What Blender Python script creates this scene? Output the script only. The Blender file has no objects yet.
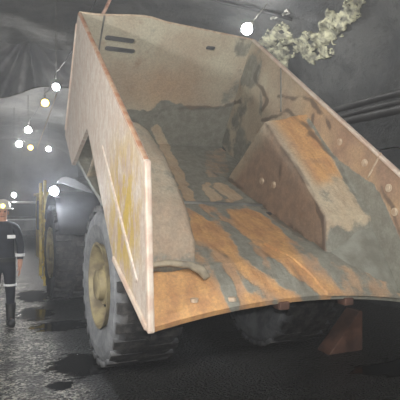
import bpy, bmesh, math, random, bisect
from mathutils import Vector, Matrix, noise
random.seed(7)
C = bpy.context.scene.collection
PI = math.pi

# ---------------------------------------------------------------- camera geometry (metres; Y = down the drift, along the truck)
F_PX, EYE, HOR, VX = 500.0, 1.75, 205.0, -23.0
TH = math.atan((200 - VX) / F_PX); SN, CS = math.sin(TH), math.cos(TH)
def at(x, y, d):
    t = (x - 200) / F_PX
    return Vector((d * (CS * t + SN), d * (CS - t * SN), EYE + (HOR - y) / F_PX * d))
def proj(p):
    d = p[0] * SN + p[1] * CS; l = p[0] * CS - p[1] * SN
    return 200 + F_PX * l / d, HOR - F_PX * (p[2] - EYE) / d
def on_x(x, y, X):
    t = (x - 200) / F_PX
    return at(x, y, X / (CS * t + SN))
def nz(x, y=0, z=0): return noise.noise(Vector((x, y, z)))
def fbm(x, y=0, z=0, o=4): return noise.fractal(Vector((x, y, z)), 1.0, 2.0, o)

# ---------------------------------------------------------------- materials
def lin(r, g, b):
    f = lambda c: (c / 255) / 12.92 if c / 255 <= .04045 else ((c / 255 + .055) / 1.055) ** 2.4
    return (f(r), f(g), f(b), 1)
class NT:
    def __init__(s, name):
        s.m = bpy.data.materials.new(name); s.m.use_nodes = True
        s.n = s.m.node_tree.nodes; s.l = s.m.node_tree.links
        s.b = s.n['Principled BSDF']; s.out = s.n['Material Output']
    def new(s, t, **k):
        n = s.n.new(t)
        for a, v in k.items(): setattr(n, a, v)
        return n
    def put(s, sock, v):
        if hasattr(v, 'is_output'): s.l.new(v, sock)
        else: sock.default_value = v
    def coord(s, scale=(1, 1, 1)):
        tc = s.new('ShaderNodeTexCoord'); mp = s.new('ShaderNodeMapping')
        mp.inputs['Scale'].default_value = scale
        s.l.new(tc.outputs['Object'], mp.inputs['Vector']); return mp.outputs[0]
    def noise(s, sc, det=6, rough=.55, vec=None, dist=0):
        n = s.new('ShaderNodeTexNoise')
        n.inputs['Scale'].default_value = sc; n.inputs['Detail'].default_value = det
        n.inputs['Roughness'].default_value = rough; n.inputs['Distortion'].default_value = dist
        s.l.new(vec if vec is not None else s.coord(), n.inputs['Vector']); return n.outputs['Fac']
    def ramp(s, v, a, b, lo=0., hi=1.):
        n = s.new('ShaderNodeMapRange', interpolation_type='SMOOTHSTEP')
        s.put(n.inputs[0], v)
        for i, q in enumerate((a, b, lo, hi)): n.inputs[i + 1].default_value = q
        return n.outputs[0]
    def mix(s, f, a, b):
        n = s.new('ShaderNodeMix', data_type='RGBA')
        s.put(n.inputs[0], f); s.put(n.inputs[6], a); s.put(n.inputs[7], b); return n.outputs[2]
    def math(s, op, a, b=0.):
        n = s.new('ShaderNodeMath', operation=op); s.put(n.inputs[0], a); s.put(n.inputs[1], b); return n.outputs[0]
    def attr(s, name):
        return s.new('ShaderNodeAttribute', attribute_name=name).outputs['Fac']
    def bump(s, h, st=.3, dist=.02):
        n = s.new('ShaderNodeBump'); n.inputs['Strength'].default_value = st; n.inputs['Distance'].default_value = dist
        s.l.new(h, n.inputs['Height']); s.l.new(n.outputs[0], s.b.inputs['Normal'])
    def col(s, v): s.put(s.b.inputs['Base Color'], v)
    def rough(s, v): s.put(s.b.inputs['Roughness'], v)

def plain(name, c1, c2, rough=.6, sc=6, metal=0., bump=.2):
    t = NT(name); n = t.noise(sc)
    t.col(t.mix(t.ramp(n, .35, .65), c1, c2)); t.rough(rough); t.b.inputs['Metallic'].default_value = metal
    if bump: t.bump(t.noise(sc * 6), bump, .01)
    return t.m
def emis(name, c, st):
    t = NT(name); t.b.inputs['Base Color'].default_value = c
    t.b.inputs['Emission Color'].default_value = c; t.b.inputs['Emission Strength'].default_value = st
    return t.m

def mk_steel():
    t = NT('worn_tray_steel')
    n1 = t.noise(1.6, 8, .6); n2 = t.noise(9, 8, .65); st = t.noise(5, 8, .65, t.coord((1.5, .7, .9)))
    big = t.noise(2.6, 5, .6)
    tan = t.mix(t.ramp(n1, .35, .65), lin(204, 199, 178), lin(188, 174, 152))
    org = t.mix(t.ramp(st, .35, .65), lin(218, 170, 114), lin(192, 144, 100))
    brn = t.mix(t.ramp(n2, .35, .65), lin(176, 144, 122), lin(150, 126, 110))
    base = t.mix(t.attr('orange'), tan, org)
    base = t.mix(t.attr('brown'), base, brn)
    base = t.mix(t.ramp(t.noise(3.4, 9, .7), .55, .72, 0, .55), base, lin(160, 128, 104))
    wob = t.math('MULTIPLY', t.math('SUBTRACT', t.noise(7, 9, .7), .5), .9)
    base = t.mix(t.math('MULTIPLY', t.ramp(t.math('ADD', t.attr('grime'), t.math('MULTIPLY', wob, .5)), .25, .6), .75), base, lin(92, 80, 72))
    m = t.ramp(t.math('ADD', t.attr('mud'), wob), .38, .62)
    mud = t.mix(t.ramp(n2, .3, .7), lin(152, 153, 143), lin(130, 129, 119))
    mud = t.mix(t.math('MULTIPLY', t.ramp(t.math('ADD', t.attr('grime'), wob), .3, .7), .6), mud, lin(86, 82, 76))
    t.col(t.mix(t.ramp(t.noise(38, 7, .75), .35, .65, 0, .3), t.mix(m, base, mud), lin(96, 88, 80))); t.rough(.72)
    t.bump(t.math('ADD', t.math('MULTIPLY', m, .8), t.noise(26, 8, .7)), .45, .015)
    return t.m
def mk_outer():
    t = NT('scraped_outer_paint')
    v = t.coord((1, 1, 1)); st = t.noise(9, 9, .7, t.coord((1, 1.9, .7)), .6)
    n1 = t.noise(2.2, 6, .6, v)
    c = t.mix(t.ramp(st, .36, .62), lin(226, 218, 208), lin(208, 190, 176))
    c = t.mix(t.ramp(t.noise(5, 9, .7, t.coord((1, 1.8, .6))), .58, .72, 0, .6), c, lin(182, 150, 130))
    y = t.math('MULTIPLY', t.ramp(t.noise(4, 7, .7, t.coord((1, 2.0, .8))), .44, .54), t.attr('yellow'))
    c = t.mix(t.math('MULTIPLY', t.ramp(t.noise(5, 8, .7, t.coord((1, 1.6, .7))), .42, .6, 0, .55), t.attr('yellow')), c, lin(164, 116, 84))
    c = t.mix(y, c, lin(206, 178, 84))
    c = t.mix(t.ramp(t.noise(38, 6, .7), .35, .65, .0, .22), c, lin(120, 104, 92))
    t.col(c); t.rough(.6); t.bump(st, .35, .02); return t.m
def mk_rock(name, a, b, sc=1.0):
    t = NT(name)
    n1 = t.noise(.9 * sc, 8, .62); n2 = t.noise(5 * sc, 8, .65)
    c = t.mix(t.ramp(n1, .35, .65), a, b)
    c = t.mix(t.ramp(n2, .52, .7, 0, .6), c, lin(58, 58, 58))
    t.col(c); t.rough(.62); t.bump(t.math('ADD', n2, t.noise(18 * sc, 6, .7)), .8, .08); return t.m
PUDDLES = ((1.05, 5.6, .36, .42), (1.0, 10.2, .3, .7), (.86, 8.5, .3, .5), (.75, 5.0, .14, .12), (1.1, 7.5, .4, .34), (2.9, 3.3, .5, .22), (4.2, 4.1, .6, .25))
def mk_ground():
    t = NT('wet_muddy_gravel')
    pos = t.new('ShaderNodeTexCoord').outputs['Object']; best = None
    for cx_, cy_, ax, ay in PUDDLES:
        mp = t.new('ShaderNodeMapping', vector_type='TEXTURE'); mp.inputs['Location'].default_value = (cx_, cy_, 0); mp.inputs['Scale'].default_value = (ax, ay, 50)
        t.l.new(pos, mp.inputs['Vector']); ln = t.new('ShaderNodeVectorMath', operation='LENGTH'); t.l.new(mp.outputs[0], ln.inputs[0])
        best = ln.outputs['Value'] if best is None else t.math('MINIMUM', best, ln.outputs['Value'])
    w = t.math('ADD', best, t.math('MULTIPLY', t.math('SUBTRACT', t.noise(4, 8, .65, t.coord((.7, 1.6, 1)), .5), .5), 2.2))
    pud = t.ramp(w, .85, 1.05, 1, 0)
    g1 = t.noise(22, 6, .6); g2 = t.noise(60, 4, .6)
    vor = t.new('ShaderNodeTexVoronoi'); vor.inputs['Scale'].default_value = 30; t.l.new(t.coord(), vor.inputs['Vector'])
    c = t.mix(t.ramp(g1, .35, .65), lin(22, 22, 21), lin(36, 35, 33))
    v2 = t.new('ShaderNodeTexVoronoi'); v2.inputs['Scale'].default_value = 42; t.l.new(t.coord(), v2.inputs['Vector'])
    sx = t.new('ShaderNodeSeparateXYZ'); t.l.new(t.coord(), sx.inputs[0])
    lit_left = t.ramp(t.math('ADD', sx.outputs[0], t.math('MULTIPLY', t.noise(2.2, 5, .6), 1.2)), 1.25, 1.75, 1, 0)
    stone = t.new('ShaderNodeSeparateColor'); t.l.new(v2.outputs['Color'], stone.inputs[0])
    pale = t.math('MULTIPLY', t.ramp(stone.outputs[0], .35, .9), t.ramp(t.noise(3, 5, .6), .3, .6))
    c = t.mix(t.math('MULTIPLY', lit_left, pale), c, lin(214, 211, 200))  # glints and lit left side painted as pale stones; unlit right stays dark
    t.col(t.mix(pud, c, lin(16, 16, 16)))
    t.rough(t.math('SUBTRACT', .36, t.math('MULTIPLY', pud, .31)))
    dry = t.math('SUBTRACT', 1., pud)
    h = t.math('MULTIPLY', t.math('ADD', t.math('ADD', g1, t.math('MULTIPLY', g2, .4)), vor.outputs['Distance']), t.math('ADD', dry, .004))
    t.bump(h, 1., .09); return t.m
def mk_tyre(name, a, b):
    t = NT(name); n = t.noise(5, 8, .65)
    c = t.mix(t.ramp(n, .32, .68), a, b); 
    c = t.mix(t.attr('tread'), c, t.mix(t.ramp(t.noise(9, 7, .7), .4, .66), lin(54, 54, 56), lin(92, 90, 88)))
    t.col(c); t.rough(.7); t.bump(t.noise(30, 6, .7), .4, .01); return t.m

M = dict(
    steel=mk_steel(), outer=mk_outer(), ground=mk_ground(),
    rock=mk_rock('dark_rock', lin(96, 97, 97), lin(72, 73, 75)),
    roof=mk_rock('sprayed_rock_roof', lin(106, 107, 106), lin(76, 78, 80)),
    tyre=mk_tyre('dusty_rubber', lin(150, 153, 157), lin(112, 115, 120)),
    ftyre=mk_tyre('dirty_rubber', lin(72, 72, 74), lin(52, 52, 55)),
    rim=plain('faded_yellow_rim', lin(172, 160, 124), lin(128, 118, 98), .6, 5),
    rail=plain('scraped_edge_steel', lin(206, 178, 152), lin(180, 128, 98), .55, 7),
    pale=plain('pale_edge_steel', lin(222, 210, 196), lin(206, 182, 166), .55, 7),
    yellow=plain('yellow_paint', lin(200, 178, 78), lin(150, 128, 66), .5, 5),
    dark=plain('greasy_dark_steel', lin(56, 56, 58), lin(36, 36, 38), .8, 4),
    grey=plain('dusty_grey_steel', lin(130, 130, 124), lin(92, 92, 90), .6, 4),
    chrome=plain('hydraulic_rod', lin(190, 190, 190), lin(160, 160, 160), .25, 4, .9, 0),
    rust=plain('rusty_plate', lin(98, 70, 58), lin(72, 54, 48), .75, 5),
    copper=plain('rusty_bar', lin(212, 176, 156), lin(176, 126, 102), .35, 12),
    cloth=plain('black_vent_fabric', lin(128, 128, 128), lin(98, 98, 100), .6, 1.5, 0, .25),
    pipe=plain('dirty_pipe', lin(62, 61, 60), lin(42, 41, 41), .5, 3),
    cable=plain('dusty_cable', lin(120, 118, 112), lin(84, 82, 78), .6, 8),
    bolt=plain('galvanised_plate', lin(190, 188, 180), lin(150, 150, 144), .4, 12, .3),
    stud=plain('worn_stud', lin(206, 190, 168), lin(180, 156, 132), .55, 14),
    crust=plain('pale_mineral_crust', lin(204, 202, 172), lin(120, 119, 106), .85, 9, 0, .8),
    mud=plain('caked_grey_mud', lin(140, 141, 132), lin(116, 115, 106), .85, 5, 0, .6),
    drymud=plain('dry_tan_mud', lin(176, 164, 142), lin(136, 130, 116), .85, 9, 0, .8),
    overall=plain('dark_navy_coverall', lin(32, 35, 46), lin(22, 25, 33), .85, 14),
    skin=plain('skin', lin(186, 140, 116), lin(170, 122, 100), .55, 20, 0, 0),
    helmet=plain('white_hard_hat', lin(190, 188, 180), lin(170, 166, 156), .4, 8, 0, 0),
    boot=plain('rubber_boot', lin(30, 30, 30), lin(22, 22, 22), .5, 8),
    tape=plain('reflective_tape', lin(240, 240, 240), lin(225, 228, 232), .3, 20, 0, 0),
    glass=plain('dark_window_glass', lin(26, 30, 34), lin(20, 23, 27), .08, 2, 0, 0),
    van=plain('dull_white_van_paint', lin(150, 150, 146), lin(110, 110, 106), .4, 2),
    lamp_w=emis('white_bulb', (1, .98, .94, 1), 300),
    lamp_k=emis('cool_floodlight_bulb', (1, .99, .97, 1), 150),
    lamp_y=emis('yellow_bulb', (1, .66, .12, 1), 9),
    lamp_c=emis('work_light_lens', (.86, .92, 1, 1), 700),
    lamp_t=emis('cap_lamp_lens', (1, .74, .12, 1), 7),
    fill_lamp=emis('fill_light_panel', (1, .97, .92, 1), 230),
)

# ---------------------------------------------------------------- mesh helpers
def link(name, me, m=None, parent=None):
    o = bpy.data.objects.new(name, me); C.objects.link(o)
    for q in (m if isinstance(m, (list, tuple)) else [m]):
        if q is not None: me.materials.append(q)
    if parent: o.parent = parent
    return o
def obj(name, bm, m, parent=None, smooth=False, bevel=0, origin=None):
    bmesh.ops.recalc_face_normals(bm, faces=bm.faces)
    me = bpy.data.meshes.new(name); bm.to_mesh(me); bm.free()
    if smooth:
        for p in me.polygons: p.use_smooth = True
    if origin is not None: me.transform(Matrix.Translation(-Vector(origin)))
    o = link(name, me, m, parent)
    if origin is not None: o.location = origin
    if bevel:
        b = o.modifiers.new('bevel', 'BEVEL'); b.width = bevel; b.segments = 2; b.limit_method = 'ANGLE'
    return o
def tag(o, label, cat, group=None, kind=None):
    o['label'] = label; o['category'] = cat
    if group: o['group'] = group
    if kind: o['kind'] = kind
    return o
def empty(name, loc, label, cat, group=None):
    o = bpy.data.objects.new(name, None); C.objects.link(o); o.location = loc; o.empty_display_size = .1
    return tag(o, label, cat, group)
def struct(o): o['kind'] = 'structure'; return o

def box(bm, lo, hi, rot=None, piv=None):
    vs = [bm.verts.new((x, y, z)) for x in (lo[0], hi[0]) for y in (lo[1], hi[1]) for z in (lo[2], hi[2])]
    for f in ((0, 1, 3, 2), (4, 6, 7, 5), (0, 4, 5, 1), (2, 3, 7, 6), (0, 2, 6, 4), (1, 5, 7, 3)):
        bm.faces.new([vs[i] for i in f])
    if rot is not None:
        for v in vs: v.co = rot @ (v.co - Vector(piv)) + Vector(piv)
    return bm
def bar(bm, a, b, w, h, up=(0, 0, 1)):
    a, b = Vector(a), Vector(b); d = (b - a).normalized(); s = d.cross(Vector(up)).normalized(); u = s.cross(d)
    ring = lambda p: [bm.verts.new(p + s * i * w / 2 + u * j * h / 2) for i, j in ((-1, -1), (1, -1), (1, 1), (-1, 1))]
    A, B = ring(a), ring(b)
    for k in range(4): bm.faces.new([A[k], A[(k + 1) % 4], B[(k + 1) % 4], B[k]])
    bm.faces.new(A[::-1]); bm.faces.new(B); return bm
def tube(bm, pts, r, seg=10, cap=True):
    pts = [Vector(p) for p in pts]; rings = []; u = None
    for i, p in enumerate(pts):
        d = (pts[min(i + 1, len(pts) - 1)] - pts[max(i - 1, 0)]).normalized()
        if u is None: u = d.orthogonal().normalized()
        u = (u - d * u.dot(d)).normalized(); v = d.cross(u)
        rr = r[i] if isinstance(r, (list, tuple)) else r
        rings.append([bm.verts.new(p + (u * math.cos(2 * PI * k / seg) + v * math.sin(2 * PI * k / seg)) * rr) for k in range(seg)])
    for A, B in zip(rings, rings[1:]):
        for k in range(seg): bm.faces.new([A[k], A[(k + 1) % seg], B[(k + 1) % seg], B[k]])
    if cap: bm.faces.new(rings[0][::-1]); bm.faces.new(rings[-1])
    return bm
def lathe(bm, prof, c, axis='X', seg=48):
    """prof: list of (offset along axis, radius); closed at radius 0"""
    rings = []
    for a, r in prof:
        ring = []
        for k in range(seg):
            q = 2 * PI * k / seg; ca, sa = math.cos(q) * r, math.sin(q) * r
            co = {'X': (a, ca, sa), 'Y': (ca, a, sa), 'Z': (ca, sa, a)}[axis]
            ring.append(bm.verts.new(Vector(c) + Vector(co)))
        rings.append(ring)
    for A, B in zip(rings, rings[1:]):
        for k in range(seg): bm.faces.new([A[k], A[(k + 1) % seg], B[(k + 1) % seg], B[k]])
    if prof[0][1] > 0: bm.faces.new(rings[0])
    if prof[-1][1] > 0: bm.faces.new(rings[-1])
    bmesh.ops.remove_doubles(bm, verts=bm.verts, dist=1e-5)
    return bm
def ball(bm, c, r, sc=(1, 1, 1), sub=2):
    g = bmesh.ops.create_icosphere(bm, subdivisions=sub, radius=r)
    for v in g['verts']: v.co = Vector((v.co.x * sc[0], v.co.y * sc[1], v.co.z * sc[2])) + Vector(c)
    return bm
def cuts(bm, axis, a, b, step):
    n = Vector(axis); k = a
    while k < b:
        bmesh.ops.bisect_plane(bm, geom=bm.verts[:] + bm.edges[:] + bm.faces[:], plane_co=n * k, plane_no=n, dist=1e-6); k += step
def inpoly(x, y, P):
    r = False; j = len(P) - 1
    for i in range(len(P)):
        (a, b), (c, d) = P[i], P[j]
        if (b > y) != (d > y) and x < (c - a) * (y - b) / (d - b) + a: r = not r
        j = i
    return r
def paint(o, fn, names):
    me = o.data; vals = [list(fn(v.co + o.location)) for v in me.vertices]
    ed = [tuple(e.vertices) for e in me.edges]
    for it in range(2):
        acc = [[q * 2 for q in v] for v in vals]; cnt = [2] * len(vals)
        for a, b in ed:
            for k in range(len(names)): acc[a][k] += vals[b][k]; acc[b][k] += vals[a][k]
            cnt[a] += 1; cnt[b] += 1
        vals = [[q / c for q in v] for v, c in zip(acc, cnt)]
    for k, n in enumerate(names):
        me.attributes.new(n, 'FLOAT', 'POINT').data.foreach_set('value', [v[k] for v in vals])

# ================================================================ the drift
CX, HW, Z0, HH = 1.6, 4.9, 2.7, 3.3
def sec(a):
    """cross-section of the drift: a in [0, PI] runs from right springline over the crown to the left"""
    c, s = math.cos(a), math.sin(a); e = 2 / 2.7
    return Vector((CX + HW * math.copysign(abs(c) ** e, c), 0, Z0 + HH * abs(s) ** e))
def roof_pt(a, y, off=0.):
    p = sec(a); n = (Vector((CX, 0, Z0 + .6)) - p).normalized()
    k = .22 * fbm(p.x * .7, y * .7, p.z * .7) + .07 * fbm(p.x * 2.6, y * 2.6, p.z * 2.6 + 9)
    q = p + n * (k + off); q.y = y; return q
def wall_pt(sgn, z, y, off=0.):
    x = CX + sgn * HW; k = .22 * fbm(x * .7, y * .7, z * .7) + .07 * fbm(x * 2.6, y * 2.6, z * 2.6 + 9)
    return Vector((x - sgn * (k + off), y, z))
def grid(bm, rows):
    V = [[bm.verts.new(p) for p in r] for r in rows]
    for A, B in zip(V, V[1:]):
        for k in range(len(A) - 1): bm.faces.new([A[k], A[k + 1], B[k + 1], B[k]])
    return bm
YS = [-5 + .16 * i for i in range(125)] + [15 + .4 * i for i in range(51)]
bm = grid(bmesh.new(), [[roof_pt(PI * k / 90, y) for k in range(91)] for y in YS]); struct(obj('ceiling', bm, M['roof'], smooth=True))
for sgn, nm in ((-1, 'left'), (1, 'right')):
    bm = grid(bmesh.new(), [[wall_pt(sgn, -.15 + (Z0 + .15) * k / 24, y) for k in range(25)] for y in YS]); struct(obj('wall_' + nm, bm, M['rock'], smooth=True))
def plug(name, y, s):
    rows = []
    for i in range(41):
        x = CX - HW - .5 + (2 * HW + 1) * i / 40
        rows.append([Vector((x, y + s * (.5 * fbm(x * .6, z * .27, 3) + .15 * fbm(x * 2, z, 8)), -.2 + z * .27)) for z in range(27)])
    struct(obj(name, grid(bmesh.new(), rows), M['rock'], smooth=True))
plug('wall_back', 34.6, 1); plug('wall_front', -4.6, 1)
def ground_z(x, y):
    rut = -.035 * math.exp(-((x - 1.5) / .35) ** 2) - .035 * math.exp(-((x - 3.5) / .35) ** 2)
    k = .025 * fbm(x * .8, y * .8, 5) + .008 * fbm(x * 4, y * 4, 2)
    if y > 5: k *= .7
    z = min(k + rut * (.4 + .4 * nz(x, y * .7, 7)), .0) - .002
    d = min(math.hypot((x - a) / c, (y - b) / e) for a, b, c, e in PUDDLES)
    f = max(0, min(1, (d - 1.3) / .7)); return z * f - .016 * (1 - f)
gys = [-5 + .09 * i for i in range(178)] + [11 + .22 * i for i in range(110)]
bm = grid(bmesh.new(), [[Vector((x * .1 - 3.8, y, ground_z(x * .1 - 3.8, y))) for x in range(109)] for y in gys])
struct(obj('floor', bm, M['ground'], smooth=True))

# ================================================================ the truck
truck = empty('dump_truck', (2.5, 5.46, 0), 'big underground dump truck with its rusty tan tray tipped up, seen from behind', 'truck')
TL = Vector((2.5, 5.46, 0))
def part(name, bm, m, parent=truck, **k):
    o = obj(name, bm, m, None, **k)
    if parent:
        o.parent = parent; o.matrix_parent_inverse = Matrix.Translation(-TL)
    return o
XL, XR = 1.2, 3.86
PROF = [(3.60, .74), (3.67, .88), (3.8, 1.04), (4.0, 1.2), (4.3, 1.34), (4.7, 1.5), (5.5, 1.82), (6.35, 2.14), (7.2, 2.52), (7.72, 2.76)]
def floor_z(y, P=PROF[1:]):
    for (a, b), (c, d) in zip(P, P[1:]):
        if y <= c: return b + (d - b) * (y - a) / (c - a)
    return P[-1][1]
def crown(x, y):
    c = .13 * (1 - ((x - 2.62) / 1.35) ** 2) - .07
    return c * max(0, min(1, (4.9 - y) / 1.2))
def fz(x, y): return floor_z(y) + crown(x, y)
# --- painted wear on the tray, in places found on the photograph and stored on the plates themselves
CLEAN = [
 [(190, 210), (213, 221), (240, 248), (234, 259), (211, 247), (190, 236)],
 [(226, 209), (259, 211), (281, 229), (312, 272), (345, 291), (326, 296), (290, 273), (262, 250), (238, 230)],
 [(222, 250), (244, 260), (275, 281), (302, 299), (290, 307), (262, 289), (236, 270)],
 [(120, 262), (196, 268), (214, 283), (232, 306), (245, 311), (140, 345)],
 [(240, 291), (256, 294), (268, 306), (248, 312)],
 [(150, 128), (158, 122), (197, 200), (187, 205)],
 [(201, 186), (209, 183), (222, 200), (212, 204)],
 [(213, 185), (222, 183), (243, 198), (230, 204)],
]
ORANGE = [CLEAN[0], CLEAN[1], CLEAN[2], CLEAN[3], CLEAN[4]]
LINES = [[(258, 66), (254, 80), (262, 88), (268, 100), (262, 110)], [(278, 96), (290, 98), (300, 96), (312, 100), (318, 112), (326, 118), (330, 130)],
 [(313, 115), (310, 132), (305, 140)], [(262, 120), (288, 111), (302, 121), (318, 140), (335, 160), (346, 180), (362, 213)], [(112, 96), (125, 93), (140, 81), (152, 74)],
 [(138, 77), (150, 79), (180, 80)], [(160, 58), (161, 98)], [(226, 177), (262, 206), (300, 236), (326, 250)], [(322, 214), (326, 250)], [(283, 160), (278, 182)],
 [(265, 122), (284, 150), (300, 172), (314, 196), (322, 220)], [(380, 184), (392, 210), (402, 240)], [(190, 108), (222, 108), (240, 100)], [(150, 119), (166, 109), (190, 108)]]
def seg_d(x, y, a, b):
    dx, dy = b[0] - a[0], b[1] - a[1]; t = max(0, min(1, ((x - a[0]) * dx + (y - a[1]) * dy) / (dx * dx + dy * dy)))
    return math.hypot(x - a[0] - dx * t, y - a[1] - dy * t)
def grime(p):
    x, y = proj(p); x += 2.5 * fbm(p.x * 7 + p.z * 5, p.y * 7, 2); y += 2.5 * fbm(p.x * 7 + p.z * 5, p.y * 7, 9)
    d = min(seg_d(x, y, a, b) + (1.35 if i in (4, 5, 6) else 0) for i, L in enumerate(LINES) for a, b in zip(L, L[1:]))
    return max(0, 1.15 - d / 2.2)
def with_grime(fn, streak=0):
    def g(p):
        q = grime(p)
        if streak: q = max(q, streak * fbm(p.x * 11, p.y * 1.8, 4))
        return tuple(fn(p)) + (q,)
    return g
def floor_paint(p):
    x, y = proj(p); x += 3 * nz(p.x * 6, p.y * 6); y += 3 * nz(p.x * 6, p.y * 6, 4)
    clean = any(inpoly(x, y, P) for P in CLEAN); org = any(inpoly(x, y, P) for P in ORANGE)
    st = fbm(p.x * 9, p.y * 1.6, 1)
    if clean: return (.12 + .25 * max(0, st), 1. if org else .35, 0)
    band = inpoly(x, y, [(262, 222), (300, 250), (420, 285), (420, 300), (345, 298), (290, 262)])
    if band: return (.48 + .5 * st, .55, .5)
    if y > 205 and x < 330: return (.62 + .75 * st, .75, .45)
    if inpoly(x, y, [(203, 150), (226, 148), (230, 176), (205, 178)]): return (.5, .3, .5)
    return (.9 + .35 * st, .5, .3)
# floor plate: a grid along the profile, with thickness
def dense(P, step):
    o = []
    for (a, b), (c, d) in zip(P, P[1:]):
        n = max(1, int(math.hypot(c - a, d - b) / step))
        o += [(a + (c - a) * i / n, b + (d - b) * i / n) for i in range(n)]
    return o + [P[-1]]
fy = [q[0] for q in dense(PROF[1:], .03)]
fx = [XL + .05 + (XR - XL - .1) * i / 96 for i in range(97)]
bm = bmesh.new()
def relief(x, y): return .012 * fbm(x * 5, y * 2.5, 3) + .006 * fbm(x * 14, y * 5, 6)
grid(bm, [[Vector((x, y, fz(x, y) + (relief(x, y) if .06 < y - 3.67 else 0))) for x in fx] for y in fy])
ext = bmesh.ops.extrude_face_region(bm, geom=bm.faces[:])
for v in ext['geom']:
    if isinstance(v, bmesh.types.BMVert): v.co += Vector((0, .02, -.045))
tray = part('dump_tray', bm, M['steel'], smooth=False)
paint(tray, with_grime(floor_paint, .8), ('mud', 'orange', 'brown', 'grime'))
def sub(name, bm, m, parent=None, **k):
    o = obj(name, bm, m, None, **k); o.parent = parent or tray; return o
# --- side walls
WALL = [(3.67, .76), (4.72, 1.2), (6.0, 2.67), (7.04, 2.3), (7.64, 2.8), (7.04, 3.76), (6.59, 4.25), (3.77, 2.1), (3.75, 1.9)]
def side(x0, x1):
    W = WALL if x0 < 2 else [(3.5, .72)] + WALL[1:7] + [(3.6, 1.97), (3.58, 1.8)]
    bm = bmesh.new(); f = bm.faces.new([bm.verts.new((x0, y, z)) for y, z in W])
    st = .045 if x0 < 2 else .027; cuts(bm, (0, 1, 0), 3.7, 7.7, st); cuts(bm, (0, 0, 1), .8, 4.25, st)
    e = bmesh.ops.extrude_face_region(bm, geom=bm.faces[:])
    for v in e['geom']:
        if isinstance(v, bmesh.types.BMVert): v.co.x = x1
    return bm
lw = sub('side_wall', side(XL, XL + .05), [M['outer']])
lw['label'] = 'left side wall of scraped pinkish steel'
def yel(p):
    x, y = proj(p)
    return (max(0, min(1, 1.35 - math.hypot((x - 124) / 17, (y - 215) / 75))),)
paint(lw, yel, ('yellow',))
rw = sub('side_wall', side(XR - .05, XR), [M['steel']])
def rw_paint(p):
    x, y = proj(p); n = fbm(p.y * 2.5, p.z * 2.5, 8)
    mud = .1 + .3 * n
    if x < 262: mud = .55 + .6 * n - (x - 225) * .004
    if inpoly(x, y, [(326, 150), (345, 165), (374, 184), (386, 205), (402, 245), (420, 310), (330, 300)]): mud = .97
    return (mud, max(0, min(1, (x - 262) / 60)) * .55, max(0, min(1, .35 + .8 * n + (x - 300) * .004)))
paint(rw, with_grime(rw_paint), ('mud', 'orange', 'brown', 'grime'))
# inner liner of the walls between the arch cut and the floor
# --- wheel boxes bulging inside the tray, open below
BOXP = [(4.0, 1.18), (4.02, 1.52), (4.18, 1.76), (4.6, 2.17), (5.24, 2.70), (6.3, 2.10)]
def wheel_box(xa, xb, inner):
    bm = bmesh.new(); sgn = 1 if xb > xa else -1
    P = dense(BOXP if sgn > 0 else [(4.07, 1.2), (4.1, 1.64), (4.6, 2.17), (5.24, 2.76), (6.2, 2.12)], .04)
    nx = 16; R = .07
    rows = []
    for (y, z) in P:
        rows.append([Vector((xa + (xb - xa) * k / nx, y + .01 * nz(k * .3, y * 5), z + .014 * fbm(k * .3 + xa, y * 3, z * 3) + (.14 * (1 - k / nx) * max(0, min(1, y - 4.2)) if sgn < 0 else -.07 * (k / nx) ** 5 - .1 * math.exp(-((y - 5.24) / .3) ** 2) * (k / nx) ** 2))) for k in range(nx + 1)])
    V = [[bm.verts.new(p) for p in r] for r in rows]
    for A, B in zip(V, V[1:]):
        for k in range(nx): bm.faces.new([A[k], A[k + 1], B[k + 1], B[k]])
    # inner side plate, down to the floor
    side_v = [r[-1] for r in V]
    nlow = 8
    prev = side_v
    for j in range(1, nlow + 1):
        cur = []
        for v, (y, z) in zip(side_v, P):
            zf = min(fz(xb, y) - .02, v.co.z - 1e-3)
            cur.append(bm.verts.new((xb + sgn * .004 * j / nlow, v.co.y, v.co.z + (zf - v.co.z) * j / nlow)))
        for k in range(len(cur) - 1): bm.faces.new([prev[k], prev[k + 1], cur[k + 1], cur[k]])
        prev = cur
    e = bm.faces[:]
    return bm
lb = sub('wheel_box', wheel_box(XL + .05, 1.74, 1), [M['steel']], smooth=True)
rb = sub('wheel_box', wheel_box(XR - .05, 3.2, -1), [M['steel']])
def lb_paint(p):
    x, y = proj(p); g = .44 + .1 * fbm(p.x * 3, p.y * 3, 2) if y < 196 else .34 + .12 * fbm(p.x * 4, p.y * 4, 1)
    if y > 255: g = .55
    return (g, .05, .3 if y < 196 else .55)
paint(lb, with_grime(lb_paint), ('mud', 'orange', 'brown', 'grime'))
def rb_paint(p):
    n = fbm(p.x * 4, p.y * 4, p.z * 4); x, y = proj(p)
    if p.x < 3.212:
        q = (p.y - 5.24) * .667 + (p.z - 2.76)
        if q > -.16: return (.3 + .3 * n, .1, .05)
        return (.2 + .35 * n, .1, .85)
    if p.y > 5.28: return (.3 + .3 * n, .3, .1)
    edge = p.x - 3.2
    if p.y < 4.09 or (p.x > 3.75 + .05 * n and p.y < 5.2): return (.85 + .4 * n, .3, 0)
    if p.y < 4.4 + .15 * n: return (.28 + .3 * n, .2, 0)
    return (.1 + .25 * n, max(0, min(1, edge * 6 - .2)), .05)
paint(rb, with_grime(rb_paint), ('mud', 'orange', 'brown', 'grime'))
for o in (lb, rb):
    s_ = o.modifiers.new('thick', 'SOLIDIFY'); s_.thickness = .02; s_.offset = -1 if o is lb else -1
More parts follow.
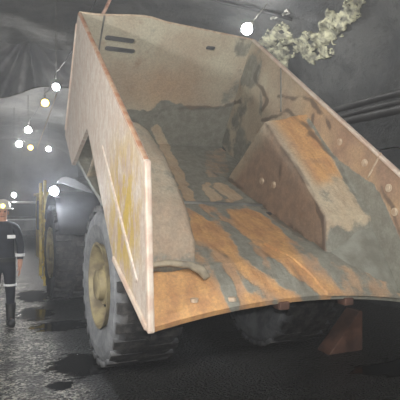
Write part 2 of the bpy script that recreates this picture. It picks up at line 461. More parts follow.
# --- headboard, with slots cut through it
HD = Vector((0, .584, -.812)); HN = Vector((0, .812, .584))
def hb(x, v, off=0.): return Vector((x, 6.59, 4.25)) + HD * v + HN * off
def slotpoly(x0, x1, v0, v1):
    r = (v1 - v0) / 2; P = []
    for k in range(9): a = PI / 2 + PI * k / 8; P.append((x0 + r + r * math.cos(a), v0 + r - r * math.sin(a)))
    for k in range(9): a = -PI / 2 + PI * k / 8; P.append((x1 - r + r * math.cos(a), v0 + r - r * math.sin(a)))
    return P
bm = bmesh.new()
top = [(XL, 0), (1.5, -.01), (1.85, -.06), (2.15, -.09), (2.4, -.05), (2.9, -.03), (3.4, -.01), (XR, .01)]
N, K = 84, 64
def topv(x):
    for (a, b), (c, d) in zip(top, top[1:]):
        if x <= c: return b + (d - b) * (x - a) / (c - a)
    return top[-1][1]
rows = []
for k in range(K + 1):
    r = []
    for i in range(N + 1):
        x = XL + .02 + (XR - XL - .04) * i / N; t = topv(x)
        r.append(hb(x, t + (1.9 - t) * k / K, .006 * fbm(x * 3, k * .1, 5)))
    rows.append(r)
grid(bm, rows)
e = bmesh.ops.extrude_face_region(bm, geom=bm.faces[:])
for v in e['geom']:
    if isinstance(v, bmesh.types.BMVert): v.co += HN * .05
head = sub('headboard', bm, [M['steel']])
for sl in ((1.59, 2.02, .235, .315), (1.61, 2.05, .38, .46), (3.09, 3.26, .18, .25)):
    bm = bmesh.new(); P = slotpoly(*sl)
    A = [bm.verts.new(hb(x, v, -.1)) for x, v in P]; B = [bm.verts.new(hb(x, v, .15)) for x, v in P]
    bm.faces.new(A); bm.faces.new(B[::-1])
    for k in range(len(P)): bm.faces.new([A[k], B[k], B[(k + 1) % len(P)], A[(k + 1) % len(P)]])
    cut = obj('slot_cutter', bm, None)
    b = head.modifiers.new('slot', 'BOOLEAN'); b.object = cut; b.operation = 'DIFFERENCE'; b.solver = 'EXACT'
    dg = bpy.context.evaluated_depsgraph_get(); dg.update()
    me = bpy.data.meshes.new_from_object(head.evaluated_get(dg)); head.modifiers.clear(); head.data = me
    bpy.data.objects.remove(cut)
def head_paint(p):
    x, y = proj(p); n = fbm(p.x * 3, p.z * 3, 2)
    v = (4.25 - p.z) / .812
    line = 1.28 - .12 * math.exp(-((p.x - 2.7) / .25) ** 2) - .12 * (p.x - 2.4) + .13 * fbm(p.x * 4, 2, 2)
    mud = .97 if v > line else .12 + .3 * n
    if p.x > 3.55: mud = max(mud, .42 + .4 * n)  # corner shading on the headboard painted as extra grey in the mud mask
    if inpoly(x, y, [(203, 150), (226, 148), (230, 176), (205, 178)]): mud = .55
    if inpoly(x, y, CLEAN[5]): mud = .15
    org = max(0, .5 * math.exp(-((p.x - 2.55) / .5) ** 2 - ((v - .95) / .35) ** 2)) + (.25 if inpoly(x, y, CLEAN[5]) else 0)
    return (mud, org, max(0, .25 * (1 - abs(v - .9) / .5)))
paint(head, with_grime(head_paint), ('mud', 'orange', 'brown', 'grime'))
# --- rails, posts, ribs, seams
bm = bmesh.new(); bar(bm, (XL + .025, 3.79, 2.1), (XL + .025, 6.6, 4.25), .052, .035); sub('top_rail', bm, M['rail'], bevel=.015)
bm = bmesh.new(); bar(bm, (XR - .03, 3.6, 1.965), (XR - .028, 6.6, 4.25), .062, .04); sub('top_rail', bm, M['pale'], bevel=.015)
bm = bmesh.new(); tube(bm, [hb(x, topv(x), .02) for x in [XL + .02 + (XR - XL - .04) * i / 24 for i in range(25)]], .02, 8); sub('headboard_rail', bm, M['stud'], smooth=True)
for x0 in (XL + .025, XR - .025):
    ry = 3.77 if x0 < 2 else 3.6
    bm = bmesh.new(); bar(bm, (x0, ry - .09, .76), (x0, ry, 2.1 - (3.77 - ry) * .76), .055, .06, (0, 1, 0)); sub('rear_post', bm, M['pale'], bevel=.015)
    xs = x0 + (-.032 if x0 < 2 else .032)
    bm = bmesh.new(); bar(bm, (xs, 3.69, .80), (xs, 4.72, 1.24), .03, .06); sub('bottom_rail', bm, M['pale'], bevel=.015)
    xm = x0 + (xs - x0) * .75
    bm = bmesh.new(); bar(bm, (xm, 3.95, 1.12), (xm, 5.2, 2.36), .03, .045); sub('side_rib', bm, M['outer'], bevel=.01)
    bm = bmesh.new(); bar(bm, (xs * .5 + x0 * .5, 6.66, 4.14), (xs * .5 + x0 * .5, 7.58, 2.86), .05, .04); sub('side_rib', bm, M['pale'], bevel=.015)
def seam(name, a, b, r, m):
    bm = bmesh.new(); tube(bm, [Vector(a).lerp(Vector(b), i / 6) + Vector((0, 0, .004 * (i % 2))) for i in range(7)], r, 6); return sub(name, bm, m, smooth=True)
seam('weld_seam', hb(1.545, -.02, -.004), hb(1.53, .5, -.004), .012, M['grey'])
seam('weld_seam', on_x(281, 68, XR - .052), on_x(281, 112, XR - .052), .012, M['grey'])
seam('weld_seam', on_x(381, 153, XR - .052), on_x(368, 178, XR - .052), .012, M['stud'])
seam('weld_seam', (1.8, 5.42, fz(1.8, 5.42)), (3.25, 5.3, fz(3.25, 5.3)), .025, M['grey'])
# round studs on the right wall and box, and one on the floor
for x, y, X in ((340, 142, XR - .052), (365, 163, XR - .052), (389, 188, XR - .052), (395, 212, XR - .052), (262, 181, 3.192), (274, 185, 3.192)):
    p = on_x(x, y, X); bm = bmesh.new()
    lathe(bm, [(0, .042), (-.012, .042), (-.014, .03), (-.02, .026), (-.02, 0)], p, 'X', 20); sub('bolt_head', bm, M['stud'], smooth=False)
for x, y in ((1.62, 3.75), (1.95, 3.71)):
    bm = bmesh.new(); z = fz(x, y); lathe(bm, [(-.01, .035), (.02, .035), (.024, .02), (.024, 0)], (x, y, z), 'Z', 16); sub('bolt_head', bm, M['stud'])
# bar across the foot of the left wheel box with a rolled end
bm = bmesh.new(); tube(bm, [(XL + .04, 3.9, 1.25), (1.45, 3.9, 1.27), (1.64, 3.9, 1.24), (1.74, 3.88, 1.2), (1.78, 3.84, 1.13)], [.022, .028, .03, .045, .035], 10); sub('foot_bar', bm, M['drymud'], smooth=True)
# overlapping wear plate on the right of the lip, lip bar and tabs under it
bm = bmesh.new()
rows = []
for i in range(13):
    y = 3.655 + .62 * i / 12
    xa = 2.9 - .3 * i / 12
    rows.append([Vector((xa + (3.74 - xa) * k / 30, y, fz(xa + (3.74 - xa) * k / 30, max(y, 3.67)) + .022)) for k in range(31)])
grid(bm, rows); e = bmesh.ops.extrude_face_region(bm, geom=bm.faces[:])
for v in e['geom']:
    if isinstance(v, bmesh.types.BMVert): v.co.z -= .03
wp = sub('wear_plate', bm, M['steel']); paint(wp, with_grime(floor_paint, .8), ('mud', 'orange', 'brown', 'grime'))
for x in (2.44, 3.15):
    bm = bmesh.new(); z = fz(x, 3.67); box(bm, (x - .05, 3.66, z - .1), (x + .05, 3.78, z - .03)); sub('lip_tab', bm, M['rust'], bevel=.01)
# under-tray cross members and box beams
bm = bmesh.new()
for x in (2.1, 2.9): bar(bm, (x, 4.1, fz(x, 4.1) - .36), (x, 7.5, fz(x, 7.5) - .32), .16, .28)
for y in (4.5, 5.6, 6.7): bar(bm, (1.85, y, fz(2, y) - .22), (3.15, y, fz(3, y) - .22), .1, .2)
sub('under_beams', bm, M['dark'])
# --- wheels
def wheel(x0, x1, yc, zc, R, m, lug, out):
    w = x1 - x0; bm = bmesh.new(); seg = 72
    prof = [(x0 + .06, .44), (x0 + .02, .52), (x0 - .012, .66), (x0, .76), (x0 + .05, R - .025), (x0 + .11, R),
            (x1 - .11, R), (x1 - .05, R - .025), (x1, .76), (x1 + .012, .66), (x1 - .02, .52), (x1 - .06, .44)]
    rings = []
    for a, r in prof:
        rings.append([bm.verts.new((a, yc + math.cos(2 * PI * k / seg) * r, zc + math.sin(2 * PI * k / seg) * r)) for k in range(seg)])
    for A, B in zip(rings, rings[1:]):
        for k in range(seg): bm.faces.new([A[k], A[(k + 1) % seg], B[(k + 1) % seg], B[k]])
    A, B = rings[-1], rings[0]
    for k in range(seg): bm.faces.new([A[k], A[(k + 1) % seg], B[(k + 1) % seg], B[k]])
    n = 26
    for k in range(n):
        for s in (0, 1):
            q = 2 * PI * (k + .5 * s) / n; rot = Matrix.Rotation(q, 3, 'X')
            xa, xb = (x0 + .005, x0 + w * .46) if s == 0 else (x1 - w * .46, x1 - .005)
            h = lug
            lo, hi = (xa, yc - .05, zc + R - .05), (xb, yc + .05, zc + R + h)
            vs0 = len(bm.verts); box(bm, lo, hi, rot, (0, yc, zc))
    o = part('wheel', bm, m, smooth=False)
    me = o.data; at_ = me.attributes.new('tread', 'FLOAT', 'POINT')
    for i, v in enumerate(me.vertices):
        r = math.hypot(v.co.y - yc, v.co.z - zc); at_.data[i].value = max(0, min(1, (r - .80) / .06))
    for p in me.polygons: p.use_smooth = len(p.vertices) == 4 and i < 0
    e = x0 if out < 0 else x1; s = out
    bm = bmesh.new(); lathe(bm, [(e - s * .5, .42), (e - s * .04, .45), (e - s * .0, .47), (e + s * .0, .44), (e - s * .05, .41), (e - s * .16, .36), (e - s * .16, .24), (e - s * .06, .21), (e - s * .06, 0)], (0, yc, zc), 'X', 48)
    sub('rim', bm, M['rim'], o)
    bm = bmesh.new(); lathe(bm, [(e - s * .07, .17), (e + s * .005, .16), (e + s * .02, .12), (e + s * .02, 0)], (0, yc, zc), 'X', 32); sub('hub', bm, M['rim'], o)
    for k in range(12):
        q = 2 * PI * k / 12; c = (0, yc + .29 * math.cos(q), zc + .29 * math.sin(q))
        bm = bmesh.new(); lathe(bm, [(e - s * .17, .025), (e - s * .115, .025), (e - s * .115, 0)], c, 'X', 6); sub('wheel_nut', bm, M['dark'], o)
    return o
wl = wheel(1.2, 1.9, 5.46, .875, .862, M['tyre'], .005, -1)
wheel(3.13, 3.83, 5.46, .875, .862, M['tyre'], .005, 1)
wheel(1.22, 1.85, 9.56, .875, .84, M['ftyre'], .035, -1)
wheel(3.15, 3.78, 9.56, .875, .84, M['ftyre'], .035, 1)
# --- chassis, axles, hoist
bm = bmesh.new()
for x in (2.15, 2.85): box(bm, (x - .09, 4.6, .75), (x + .09, 8.3, 1.15))
for y in (4.7, 6.4, 8.0): box(bm, (2.1, y, .8), (2.9, y + .18, 1.1))
part('rear_chassis', bm, M['dark'], bevel=.02)
for y in (5.46, 9.56):
    bm = bmesh.new(); lathe(bm, [(1.75, .16), (2.2, .18), (2.3, .3), (2.5, .36), (2.7, .3), (2.8, .18), (3.28, .16)], (0, y, .875), 'X', 28); part('axle', bm, M['dark'], smooth=True)
for x in (2.0, 3.0):
    bm = bmesh.new(); tube(bm, [(x, 7.6, .9), (x, 7.0, 1.65)], .1, 16); cyl = part('hoist_cylinder', bm, M['dark'], smooth=True)
    bm = bmesh.new(); tube(bm, [(x, 7.02, 1.63), (x, 6.5, 2.08)], .06, 16); sub('rod', bm, M['chrome'], cyl, smooth=True)
# articulation and tractor
bm = bmesh.new(); lathe(bm, [(.55, .2), (.6, .28), (1.2, .28), (1.25, .2)], (2.5, 8.35, 0), 'Z', 24); box(bm, (2.25, 8.3, .6), (2.75, 9.1, 1.1)); part('articulation_hinge', bm, M['dark'])
bm = bmesh.new()
box(bm, (2.0, 8.7, .6), (3.0, 12.3, 1.35)); box(bm, (1.95, 10.4, .6), (3.6, 12.4, 1.75)); box(bm, (1.95, 8.75, 1.2), (3.75, 9.0, 1.72))
part('tractor_body', bm, M['dark'], bevel=.03)
bm = bmesh.new(); box(bm, (2.05, 9.0, 1.35), (3.0, 10.4, 1.8)); part('engine_hood', bm, M['dark'], bevel=.05)
bm = bmesh.new(); box(bm, (1.25, 10.75, .55), (2.05, 12.2, 1.95)); box(bm, (1.2, 10.7, 1.95), (2.1, 12.3, 2.02)); cab = part('cab', bm, M['yellow'], bevel=.03)
bm = bmesh.new(); box(bm, (1.4, 10.735, 1.3), (1.95, 10.755, 1.85)); sub('cab_window', bm, M['glass'], cab)
bm = bmesh.new(); box(bm, (1.235, 10.95, 1.2), (1.255, 11.9, 1.85)); sub('cab_window', bm, M['glass'], cab)
def fender(x0, x1):
    bm = bmesh.new(); rows = []
    for k in range(19):
        q = math.radians(18 + 140 * k / 18); r = 1.08
        y, z = 9.56 - math.cos(q) * r, .93 + math.sin(q) * r
        rows.append([Vector((x0 + (x1 - x0) * i / 8, y, z)) for i in range(9)])
    grid(bm, rows); o = part('fender', bm, M['dark'], smooth=True)
    s = o.modifiers.new('thick', 'SOLIDIFY'); s.thickness = .03
    return o
fl = fender(1.24, 2.0); fender(3.05, 3.8)
bm = bmesh.new()
for k in range(9): pass
tube(bm, [(1.95, 8.55, 1.9), (1.98, 8.5, 1.3), (2.05, 8.3, .9)], .018, 8); tube(bm, [(2.1, 8.55, 1.9), (2.02, 8.4, 1.4), (2.1, 8.1, .95)], .018, 8)
part('hydraulic_hoses', bm, M['grey'], smooth=True)
bm = bmesh.new(); box(bm, (1.22, 10.46, .12), (1.28, 10.52, 2.25)); ladder = part('access_ladder', bm, M['yellow'], bevel=.01); ladder['label'] = 'yellow access ladder beside the front wheel'
bm = bmesh.new(); box(bm, (1.16, 10.66, .3), (1.22, 10.72, 2.2)); sub('ladder_rail', bm, M['yellow'], ladder, bevel=.01)
for k in range(7):
    bm = bmesh.new(); box(bm, (1.2, 10.5, .25 + .27 * k), (1.24, 10.68, .29 + .27 * k)); sub('rung', bm, M['yellow'], ladder)
    if k < 6:
        bm = bmesh.new(); box(bm, (1.27, 10.47, .3 + .27 * k), (1.42, 10.51, .34 + .27 * k)); sub('ladder_bracket', bm, M['yellow'], ladder)
bm = bmesh.new(); P = [(56, 186), (59, 179), (64, 176), (73, 178), (84, 184), (97, 194), (84, 191), (70, 186), (62, 183)]
A = [bm.verts.new(at(x, y, 8.62)) for x, y in P]; B = [bm.verts.new(at(x, y, 8.62) + Vector((.0, .05, -.005))) for x, y in P]
bm.faces.new(A); bm.faces.new(B[::-1])
for k in range(len(P)): bm.faces.new([A[k], B[k], B[(k + 1) % len(P)], A[(k + 1) % len(P)]])
part('mud_flap', bm, M['pipe'], bevel=.008)
# tractor rear work light
p = at(54, 191, 8.5)
bm = bmesh.new(); lathe(bm, [(.0, .055), (.02, .085), (.1, .08), (.14, .04), (.14, 0)], p, 'Y', 24); bar(bm, (p.x, p.y + .06, p.z - .08), (p.x + .1, p.y + .12, 1.98 - .1), .04, .04); wk = part('work_light', bm, M['dark'], smooth=False)
bm = bmesh.new(); lathe(bm, [(-.004, 0), (-.012, .03), (.0, .07), (.012, .07)], p, 'Y', 24); sub('lens', bm, M['lamp_c'], wk, smooth=True)

# ================================================================ mud packed behind the right wheel box
bm = bmesh.new(); rows = []
def fill(x, y):
    S = lambda q: (lambda c: c * c * (3 - 2 * c))(max(0, min(1, q)))
    return .44 * S((x - 3.1) / .75) * S((y - 3.6) / .75) + .02 * fbm(x * 4, y * 4, 3)
ys = [3.69 + .75 * i / 30 for i in range(31)]
for y in ys:
    rows.append([Vector((3.1 + (XR - .052 - 3.1) * k / 24, y, fz(3.1 + (XR - .052 - 3.1) * k / 24, y) - .02 + fill(3.1 + (XR - .052 - 3.1) * k / 24, y))) for k in range(25)])
grid(bm, rows); o = obj('caked_mud', bm, M['mud'], smooth=True)
tag(o, 'smooth grey mud caked on the tray tail behind the right wheel box', 'mud', kind='stuff')

# ================================================================ wheel chock
a, b = Vector((3.62, 4.62, -.01)), Vector((4.13, 4.62, -.01))
bm = bmesh.new(); P = [(0, 0)]
for k in range(9):
    t = k / 8; P.append((.08 + .36 * t, .03 + .4 * t ** 1.7))
P = [(3.66, -.01), (4.17, -.01), (4.17, .47), (4.12, .47)] + [(4.12 - .42 * math.sin(q), .03 + .44 * (1 - math.sin(q)) ** 1.0 * 1) for q in [PI / 2 * k / 8 for k in range(1, 9)]]
A = [bm.verts.new((x, 4.72, z)) for x, z in P]; B = [bm.verts.new((x + .02, 4.98, z)) for x, z in P]
bm.faces.new(A); bm.faces.new(B[::-1])
for k in range(len(P)): bm.faces.new([A[k], B[k], B[(k + 1) % len(P)], A[(k + 1) % len(P)]])
ck = obj('wheel_chock', bm, M['rust'], bevel=.012, origin=(3.9, 4.85, 0)); ck.location.x += .09
tag(ck, 'rusty brown wedge-shaped chock standing by the right rear wheel', 'wheel chock')

# ================================================================ lamps
def lamp(p, r, m, label, group='festoon lamps along the drift', up=None):
    p = Vector(p); top = up if up is not None else p.z + .3
    t = empty('festoon_lamp', p, label, 'lamp', group)
    def ch(n, bm, mm): 
        o = obj(n, bm, mm, None, smooth=True); o.parent = t; o.matrix_parent_inverse = Matrix.Translation(-p); return o
    bm = bmesh.new(); lathe(bm, [(-r * .42, 0), (-r * .36, r * .45), (-r * .2, r * .8), (0, r)], p, 'Y', 28); ch('bulb', bm, m)
    bm = bmesh.new(); lathe(bm, [(-.012, r * 1.03), (-.012, r * 1.12), (r * .5, r * .95), (r * .9, r * .5), (r * 1.2, r * .3), (r * 1.2, 0)], p, 'Y', 28); ch('reflector', bm, M['dark'])
    bm = bmesh.new(); bar(bm, p + Vector((0, r * .5, r * .8)), p + Vector((0, r * .2, r * 1.9)), .03, .05, (0, 1, 0)); tube(bm, [p + Vector((0, 0, r * 1.8)), p + Vector((0, r * .4, r * 1.8))], .02, 8); ch('hook', bm, M['dark'])
    bm = bmesh.new(); tube(bm, [p + Vector((0, 0, r * 1.9)), Vector((p.x, p.y, top))], .008, 6); ch('cord', bm, M['cable'])
    return t
def roof_above(x, y):
    best = min(range(0, 181), key=lambda k: abs(sec(PI * k / 180).x - x)); return roof_pt(PI * best / 180, y)
def lamp_px(x, y, d, r, m, label):
    p = at(x, y, d); return lamp(p, r, m, label, up=roof_above(p.x, p.y).z)
string = [lamp_px(56, 87, 10.3, .08, M['lamp_w'], 'bright white lamp nearest the tray top on the left cord, highest of the left lamps'),
          lamp_px(45, 103, 13.97, .115, M['lamp_y'], 'amber roof lamp just below the brightest left lamp'),
          lamp_px(28, 130, 19, .12, M['lamp_w'], 'white lamp at the top of the far cluster of four'),
          lamp_px(19, 144, 23.4, .14, M['lamp_w'], 'white lamp leftmost in the far cluster of four')]
lamp_px(30.5, 147.5, 24.6, .13, M['lamp_y'], 'small yellow lamp in the middle of the far cluster')
lamp_px(48.5, 149, 25.4, .12, M['lamp_w'], 'white lamp rightmost in the far cluster, alone beside the hanging cord')
lamp_px(14, 195, 22, .10, M['lamp_w'], 'low white lamp above the miner in the far drift')
bl = at(247, 29, 9.0)
hk = at(269, 1, 9.35)
t = empty('floodlight_bulb', bl, 'dazzling white bulb hanging from a wire above the headboard corner', 'lamp')
def ch(n, bm, mm, t=t, p=bl, smooth=True):
    o = obj(n, bm, mm, None, smooth=smooth); o.parent = t; o.matrix_parent_inverse = Matrix.Translation(-Vector(p)); return o
bm = bmesh.new(); ball(bm, bl, .095, (1, 1, 1.05), 3); ch('bulb', bm, M['lamp_k'])
d_ = (hk - bl).normalized()
bm = bmesh.new(); tube(bm, [bl + d_ * .09, bl + d_ * .2], [.05, .035], 12); ch('socket', bm, M['grey'])
bm = bmesh.new(); tube(bm, [bl + d_ * .18, hk, hk + Vector((.25, .3, .55))], .013, 6); ch('cord', bm, M['cable'])
# added fill lights, out of view behind and beside the camera
def fill_lamp(p, size, label, aim):
    p = Vector(p); t = empty('fill_light', p, label, 'fill_light', 'added fill lights out of view')
    q = (Vector(aim) - p).to_track_quat('-Z', 'Y').to_matrix()
    bm = bmesh.new(); box(bm, (p.x - size, p.y - size * .6, p.z), (p.x + size, p.y + size * .6, p.z + .12), q, p); ch('housing', bm, M['dark'], t, p, False)
    bm = bmesh.new(); box(bm, (p.x - size * .92, p.y - size * .54, p.z - .012), (p.x + size * .92, p.y + size * .54, p.z - .002), q, p); ch('lens', bm, M['fill_lamp'], t, p, False)
    bm = bmesh.new(); tube(bm, [p + q @ Vector((0, 0, .12)), (Vector((p.x, p.y, roof_above(p.x, p.y).z)) if p.x > -2 else wall_pt(-1, p.z - .1, p.y - .1))], .02, 8); ch('bracket', bm, M['grey'], t, p)
fill_lamp((-.6, -2.6, 4.4), .32, 'added fill light, unseen under the roof behind the camera on the left', (2.4, 5.5, 1.8))
fill_lamp((2.6, -2.8, 4.5), .26, 'added fill light, unseen under the roof behind the camera on the right', (3.0, 6, 2.0))
fill_lamp((-2.5, 3.0, 2.7), .26, 'added fill light, unseen, bracketed to the left rock wall beside the camera', (1.2, 6.5, 2.0))
# cords
def cord(name, pts, r, m, label, cat='cable', group=None):
    bm = bmesh.new(); tube(bm, pts, r, 8); return tag(obj(name, bm, m, smooth=True), label, cat, group)
pts = []
L = [Vector(l.location) + Vector((0, 0, .3)) for l in string]
L = [L[0] + Vector((0, -4, .1))] + L
for A, B in zip(L, L[1:]):
    for k in range(6): t_ = k / 6; pts.append(A.lerp(B, t_) - Vector((0, 0, .25 * 4 * t_ * (1 - t_) * .5)))
cord('festoon_cable', pts + [L[-1]], .007, M['dark'], 'black cable carrying the lamps along the left roof')
cord('hanging_cord', [at(57, 93, 12.3), at(47, 121, 12.3), at(37, 149, 12.3)], .008, M['stud'], 'thin tan cord slanting down below the brightest left lamp')
# cloth hanging at the upper left
def cloth_pt(u, w):
    """u across (0..1), w down (0..1)"""
    x = -14 + 104 * u; ytop = 36 + 14 * u + 5 * abs(math.sin(u * PI * 2.2))
    ybot = 97 - 14 * u + 3 * math.sin(u * 9)
    dx = (x - 28) / 40
    hook = math.exp(-dx * dx * 3)
    y = ytop + (ybot - ytop) * w
    xx = x + (28 - x) * .35 * hook * (1 - w)
    f = math.sin(math.atan2(xx - 28, (y - 38) + 4) * 11) * .34 * (.25 + w) + .1 * fbm(u * 5, w * 3, 2)
    return at(xx, y, 11.2 + f + .9 * w * (1 - w) * -1)
bm = grid(bmesh.new(), [[cloth_pt(i / 70, k / 34) for k in range(35)] for i in range(71)])
o = obj('brattice_cloth', bm, M['cloth'], smooth=True); s = o.modifiers.new('thick', 'SOLIDIFY'); s.thickness = .012
tag(o, 'black crumpled ventilation cloth hanging in folds from the roof at upper left', 'cloth')
cord('hem_rope', [cloth_pt(i / 30, 1.0) + Vector((0, -.02, 0)) for i in range(31)], .02, M['cable'], 'pale rope along the bottom hem of the black ventilation cloth', 'rope')
hk2 = at(28, 42, 11.1)
# rusty bar poking down behind the headboard
cord('support_bar', [at(102, 16, 9.4), at(106, 8, 9.4), at(115, -12, 9.5)], .032, M['copper'], 'shiny rusty bar rising from behind the headboard to the roof', 'bar')
# pipes on the right wall
for y_, r, lab in ((93, .06, 'upper dark pipe running along the right rock wall'), (102, .045, 'thin middle pipe of three on the right rock wall'), (109, .07, 'lowest and thickest pipe on the right rock wall')):
    p = at(400, y_, 7.5)
    bm = bmesh.new(); tube(bm, [(p.x, -3 + i, p.z + .03 * nz(i * .6, y_)) for i in range(36)], r, 14); tag(obj('wall_pipe', bm, M['pipe'], smooth=True), lab, 'pipe', 'pipes on the right wall')
# roof strap, bolts
ANG = [math.atan2(sec(PI * j / 720).z - Z0, sec(PI * j / 720).x - CX) for j in range(721)]
def near_a(p): return PI * min(720, bisect.bisect_left(ANG, math.atan2(p.z - Z0, p.x - CX))) / 720
def inside(p):
    if p.z <= Z0: return p.x < wall_pt(1, p.z, p.y).x - .03
    q = roof_pt(near_a(p), p.y); c = Vector((CX, p.y, Z0)); return (p - c).length < (q - c).length - .03
def roofhit(x, y):
    a, b = 2., 20.
    for i in range(14):
        m = (a + b) / 2
        if inside(at(x, y, m)): a = m
        else: b = m
    return at(x, y, a)
pa = [roofhit(x, y) - Vector((0, 0, .05)) for x, y in ((205, -6), (222, 0), (240, 4), (258, 8), (275, 12), (292, 17))]
cord('roof_cable', pa, .03, M['dark'], 'dark cable across the roof above the hanging bulb', 'cable')
for x, y, lab in ((275, 16, 'small bright rock bolt plate left of the dark roof cable end'), (287, 12, 'small bright rock bolt plate at the end of the dark roof cable')):
    p = roofhit(x, y); n = (Vector((CX, p.y, Z0)) - p).normalized(); bm = bmesh.new()
    q = n.to_track_quat('Z', 'Y').to_matrix()
    box(bm, (p.x - .05, p.y - .05, p.z - .02), (p.x + .05, p.y + .05, p.z + .015), q, p); tube(bm, [p, p + n * .12], .025, 8)
    tag(obj('rock_bolt', bm, M['bolt'], bevel=.005, origin=p), lab, 'rock bolt', 'rock bolts in the roof')
# pale crust on the right shoulder of the roof
bm = bmesh.new(); G = []
CR = [(260, 44), (268, 28), (282, 22), (292, 34), (304, 38), (314, 30), (326, 16), (340, 10), (346, -2), (364, -6), (362, 12), (348, 28), (334, 38), (330, 54), (316, 66), (304, 56), (292, 54), (284, 68), (270, 64)]
nx, ny = 110, 74
for i in range(nx + 1):
    row = []
    for j in range(ny + 1):
        x, y = 254 + 112 * i / nx, -6 + 76 * j / ny
        row.append((x, y))
    G.append(row)
cache = {}
def cv(i, j):
    if (i, j) not in cache:
        x, y = G[i][j]; p = roofhit(x, y); n = (Vector((CX, p.y, Z0)) - p).normalized()
        cache[i, j] = bm.verts.new(p + n * (.01 + .035 * fbm(p.x * 6, p.y * 4, p.z * 6) + .015 * nz(p.x * 15, p.y * 12, p.z * 15)))
    return cache[i, j]
for i in range(nx):
    for j in range(ny):
        x, y = G[i][j]
        if inpoly(x + 7 * fbm(x * .09, y * .09, 2), y + 7 * fbm(x * .09, y * .09, 6), CR) and fbm(x * .16, y * .16, 12) > -.30:
            bm.faces.new([cv(i, j), cv(i + 1, j), cv(i + 1, j + 1), cv(i, j + 1)])
o = obj('shotcrete_crust', bm, M['crust'], smooth=True); s = o.modifiers.new('thick', 'SOLIDIFY'); s.thickness = .06; s.offset = 1
tag(o, 'pale yellowish crust of sprayed concrete on the rock at upper right', 'crust')

# ================================================================ far utility vehicle behind the miner
V0 = Vector((1.9, 23, 0))
van = empty('utility_vehicle', V0, 'dim boxy utility vehicle parked far down the drift behind the miner', 'vehicle')
def vp(n, bm, m, **k):
    o = obj(n, bm, m, None, **k); o.parent = van; o.matrix_parent_inverse = Matrix.Translation(-V0); return o
bm = bmesh.new(); box(bm, (1.0, 22.2, .5), (2.9, 26, 1.15)); box(bm, (1.1, 22.9, 1.15), (2.8, 25.6, 1.9)); vp('body', bm, M['van'], bevel=.08)
bm = bmesh.new(); box(bm, (1.2, 22.88, 1.25), (2.7, 22.91, 1.8)); vp('windscreen', bm, M['glass'])
bm = bmesh.new(); box(bm, (.98, 22.1, .45), (2.92, 22.22, .7)); vp('bumper', bm, M['grey'], bevel=.03)
for x in (1.1, 2.8):
    for y in (22.9, 25.2):
        bm = bmesh.new(); lathe(bm, [(-.13, .0), (-.13, .3), (-.09, .38), (.09, .38), (.13, .3), (.13, 0)], (x, y, .38), 'X', 28); vp('wheel', bm, M['ftyre'])
    bm = bmesh.new(); lathe(bm, [(-.03, 0), (-.02, .09), (.02, .09)], (x + (.12 if x < 2 else -.12), 22.2, .88), 'Y', 16); vp('headlamp', bm, M['glass'])

# ================================================================ the miner
PX, PY = .335, 7.8
person = empty('person', (PX, PY, 0), 'miner in dark coveralls with reflective strips and a lit cap lamp, at the left edge', 'person')
def skinned(name, verts, edges, m, sub_lv=2):
    me = bpy.data.meshes.new(name); me.from_pydata([Vector(v[0]) + Vector((PX, PY, 0)) for v in verts], edges, []); me.update()
    o = bpy.data.objects.new(name, me); C.objects.link(o)
    sm = o.modifiers.new('skin', 'SKIN'); sm.use_smooth_shade = True
    for i, v in enumerate(verts):
        r = v[1]; me.skin_vertices[0].data[i].radius = r if isinstance(r, tuple) else (r, r)
        me.skin_vertices[0].data[i].use_root = (i == 0)
    ss = o.modifiers.new('sub', 'SUBSURF'); ss.levels = sub_lv; ss.render_levels = sub_lv
    dg = bpy.context.evaluated_depsgraph_get(); dg.update()
    m2 = bpy.data.meshes.new_from_object(o.evaluated_get(dg)); bpy.data.objects.remove(o)
    m2.name = name; m2.materials.clear()
    for p in m2.polygons: p.use_smooth = True
    q = link(name, m2, m); q.parent = person; q.matrix_parent_inverse = Matrix.Translation(-Vector((PX, PY, 0))); return q
def skeleton(gr, hands=True):
    V = [((0, 0, .95), (.155 * gr, .115 * gr)), ((0, 0, 1.12), (.15 * gr, .105 * gr)), ((0, 0, 1.32), (.175 * gr, .12 * gr)), ((0, .01, 1.44), (.12 * gr, .09 * gr)), ((0, 0, 1.52), .058)]
    E = [(0, 1), (1, 2), (2, 3), (3, 4)]
    if hands:
        V += [((0, -.01, 1.6), (.07, .085)), ((0, -.005, 1.68), (.078, .098)), ((0, 0, 1.74), (.055, .07))]; E += [(4, 5), (5, 6), (6, 7)]
    for s in (-1, 1):
        n = len(V)
        V += [((s * .19, .01, 1.42), .068 * gr), ((s * .25, .03, 1.16), .055 * gr), ((s * .24, -.06, .93), .042 * gr)]
        E += [(3, n), (n, n + 1), (n + 1, n + 2)]
        if hands:
            V += [((s * .235, -.09, .85), (.022, .04))]; E += [(n + 2, n + 3)]
            for k, (dy, ln) in enumerate(((-.035, .075), (-.012, .085), (.012, .08), (.034, .062))):
                b = len(V); V += [((s * .235, -.1 + dy, .80), .0095), ((s * .225, -.115 + dy, .80 - ln * .6), .0085), ((s * .21, -.112 + dy, .80 - ln), .007)]
                E += [(n + 3, b), (b, b + 1), (b + 1, b + 2)]
            b = len(V); V += [((s * .215, -.135, .84), .011), ((s * .2, -.15, .80), .009)]; E += [(n + 3, b), (b, b + 1)]
        n = len(V)
        V += [((s * .095, 0, .86), .1 * gr), ((s * .11, -.015, .5), .068 * gr), ((s * .115, .02, .1), .042 * gr)]
        E += [(0, n), (n, n + 1), (n + 1, n + 2)]
        if hands: V += [((s * .12, -.1, .035), .02)]; E += [(n + 2, n + 3)]
    return V, E
V, E = skeleton(.9); skinned('body', V, E, M['skin'])
V, E = skeleton(1.1, False); skinned('coverall', V, E, M['overall'])
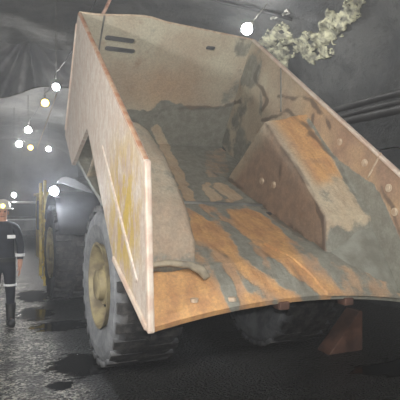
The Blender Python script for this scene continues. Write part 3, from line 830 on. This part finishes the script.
def pc(n, bm, m, **k):
    bmesh.ops.translate(bm, verts=bm.verts, vec=(PX, PY, 0))
    o = obj(n, bm, m, None, **k); o.parent = person; o.matrix_parent_inverse = Matrix.Translation(-Vector((PX, PY, 0))); return o
bm = bmesh.new(); lathe(bm, [(1.69, .16), (1.70, .15), (1.705, .118), (1.76, .115), (1.81, .085), (1.83, .04), (1.835, 0)], (0, 0, 0), 'Z', 28)
for v in bm.verts: v.co.y *= 1.2
hel = pc('hard_hat', bm, M['helmet'], smooth=True)
bm = bmesh.new(); lathe(bm, [(-.17, .0), (-.168, .03), (-.12, .034), (-.12, 0)], (.0, 0, 1.735), 'Y', 18); pc('cap_lamp', bm, M['dark'])
bm = bmesh.new(); lathe(bm, [(-.178, 0), (-.176, .027), (-.169, .029)], (.0, 0, 1.735), 'Y', 18); pc('lamp_lens', bm, M['lamp_t'])
bm = bmesh.new(); ball(bm, (0, -.105, 1.625), .016, (1, 1.3, 1.5)); pc('nose', bm, M['skin'], smooth=True)
for s in (-1, 1):
    bm = bmesh.new(); ball(bm, (s * .032, -.09, 1.655), .011); pc('eye', bm, M['boot'], smooth=True)
    bm = bmesh.new(); ball(bm, (s * .082, .01, 1.635), .024, (.4, .8, 1.3)); pc('ear', bm, M['skin'], smooth=True)
    bm = bmesh.new(); tube(bm, [(s * .115, .03, .0), (s * .115, .02, .1), (s * .115, .01, .32)], [.062, .06, .075], 14); tube(bm, [(s * .115, .04, .045), (s * .12, -.08, .04), (s * .122, -.17, .035)], [.055, .058, .045], 12); pc('boot', bm, M['boot'], smooth=True)
    bm = bmesh.new(); box(bm, (s * .115 - .055, -.155, 1.27), (s * .115 + .055, -.135, 1.32)); pc('chest_strip', bm, M['tape'], bevel=.004)
    bm = bmesh.new(); lathe(bm, [(.575, .091), (.605, .092)], (s * .108, -.008, 0), 'Z', 24); pc('knee_strip', bm, M['tape'])
    bm = bmesh.new(); lathe(bm, [(1.0, .068), (1.04, .069)], (s * .243, -.03, 0), 'Z', 20); pc('cuff_strip', bm, M['tape'])
bm = bmesh.new(); tube(bm, [(-.025, -.088, 1.585), (0, -.094, 1.582), (.025, -.088, 1.585)], .006, 6); pc('mouth', bm, M['rust'], smooth=True)
bm = bmesh.new(); lathe(bm, [(.93, .185), (.99, .185)], (0, 0, 0), 'Z', 28)
for v in bm.verts: v.co.y *= .78
pc('belt', bm, M['boot'])

# ================================================================ camera, flash, haze, view
cam = bpy.data.cameras.new('camera'); co = bpy.data.objects.new('camera', cam); C.objects.link(co)
co.location = (0, 0, EYE); co.rotation_euler = (PI / 2, 0, -TH)
cam.sensor_width = 36; cam.lens = F_PX / 400 * 36; cam.shift_y = (HOR - 200) / 400; cam.clip_end = 200
bpy.context.scene.camera = co
fl = bpy.data.lights.new('camera_flash', 'SPOT'); fl.energy = 170; fl.shadow_soft_size = .03; fl.spot_size = math.radians(75); fl.spot_blend = .6; fl.color = (1, .97, .93)
fo = bpy.data.objects.new('camera_flash', fl); C.objects.link(fo); fo.location = (.0, -.05, 1.9)
fo.rotation_euler = (math.radians(96), 0, -TH)
w = bpy.data.worlds.new('World'); bpy.context.scene.world = w; w.use_nodes = True
nt = w.node_tree; bg = nt.nodes['Background']; bg.inputs[0].default_value = (.5, .55, .6, 1); bg.inputs[1].default_value = .0
vs = nt.nodes.new('ShaderNodeVolumeScatter'); vs.inputs['Color'].default_value = (.93, .96, 1, 1); vs.inputs['Density'].default_value = .0125; vs.inputs['Anisotropy'].default_value = .45
nt.links.new(vs.outputs[0], nt.nodes['World Output'].inputs['Volume'])
sc = bpy.context.scene
sc.view_settings.view_transform = 'Standard'; sc.view_settings.look = 'None'; sc.view_settings.gamma = 1; sc.view_settings.exposure = .78
try: sc.view_settings.use_curve_mapping = False
except Exception: pass
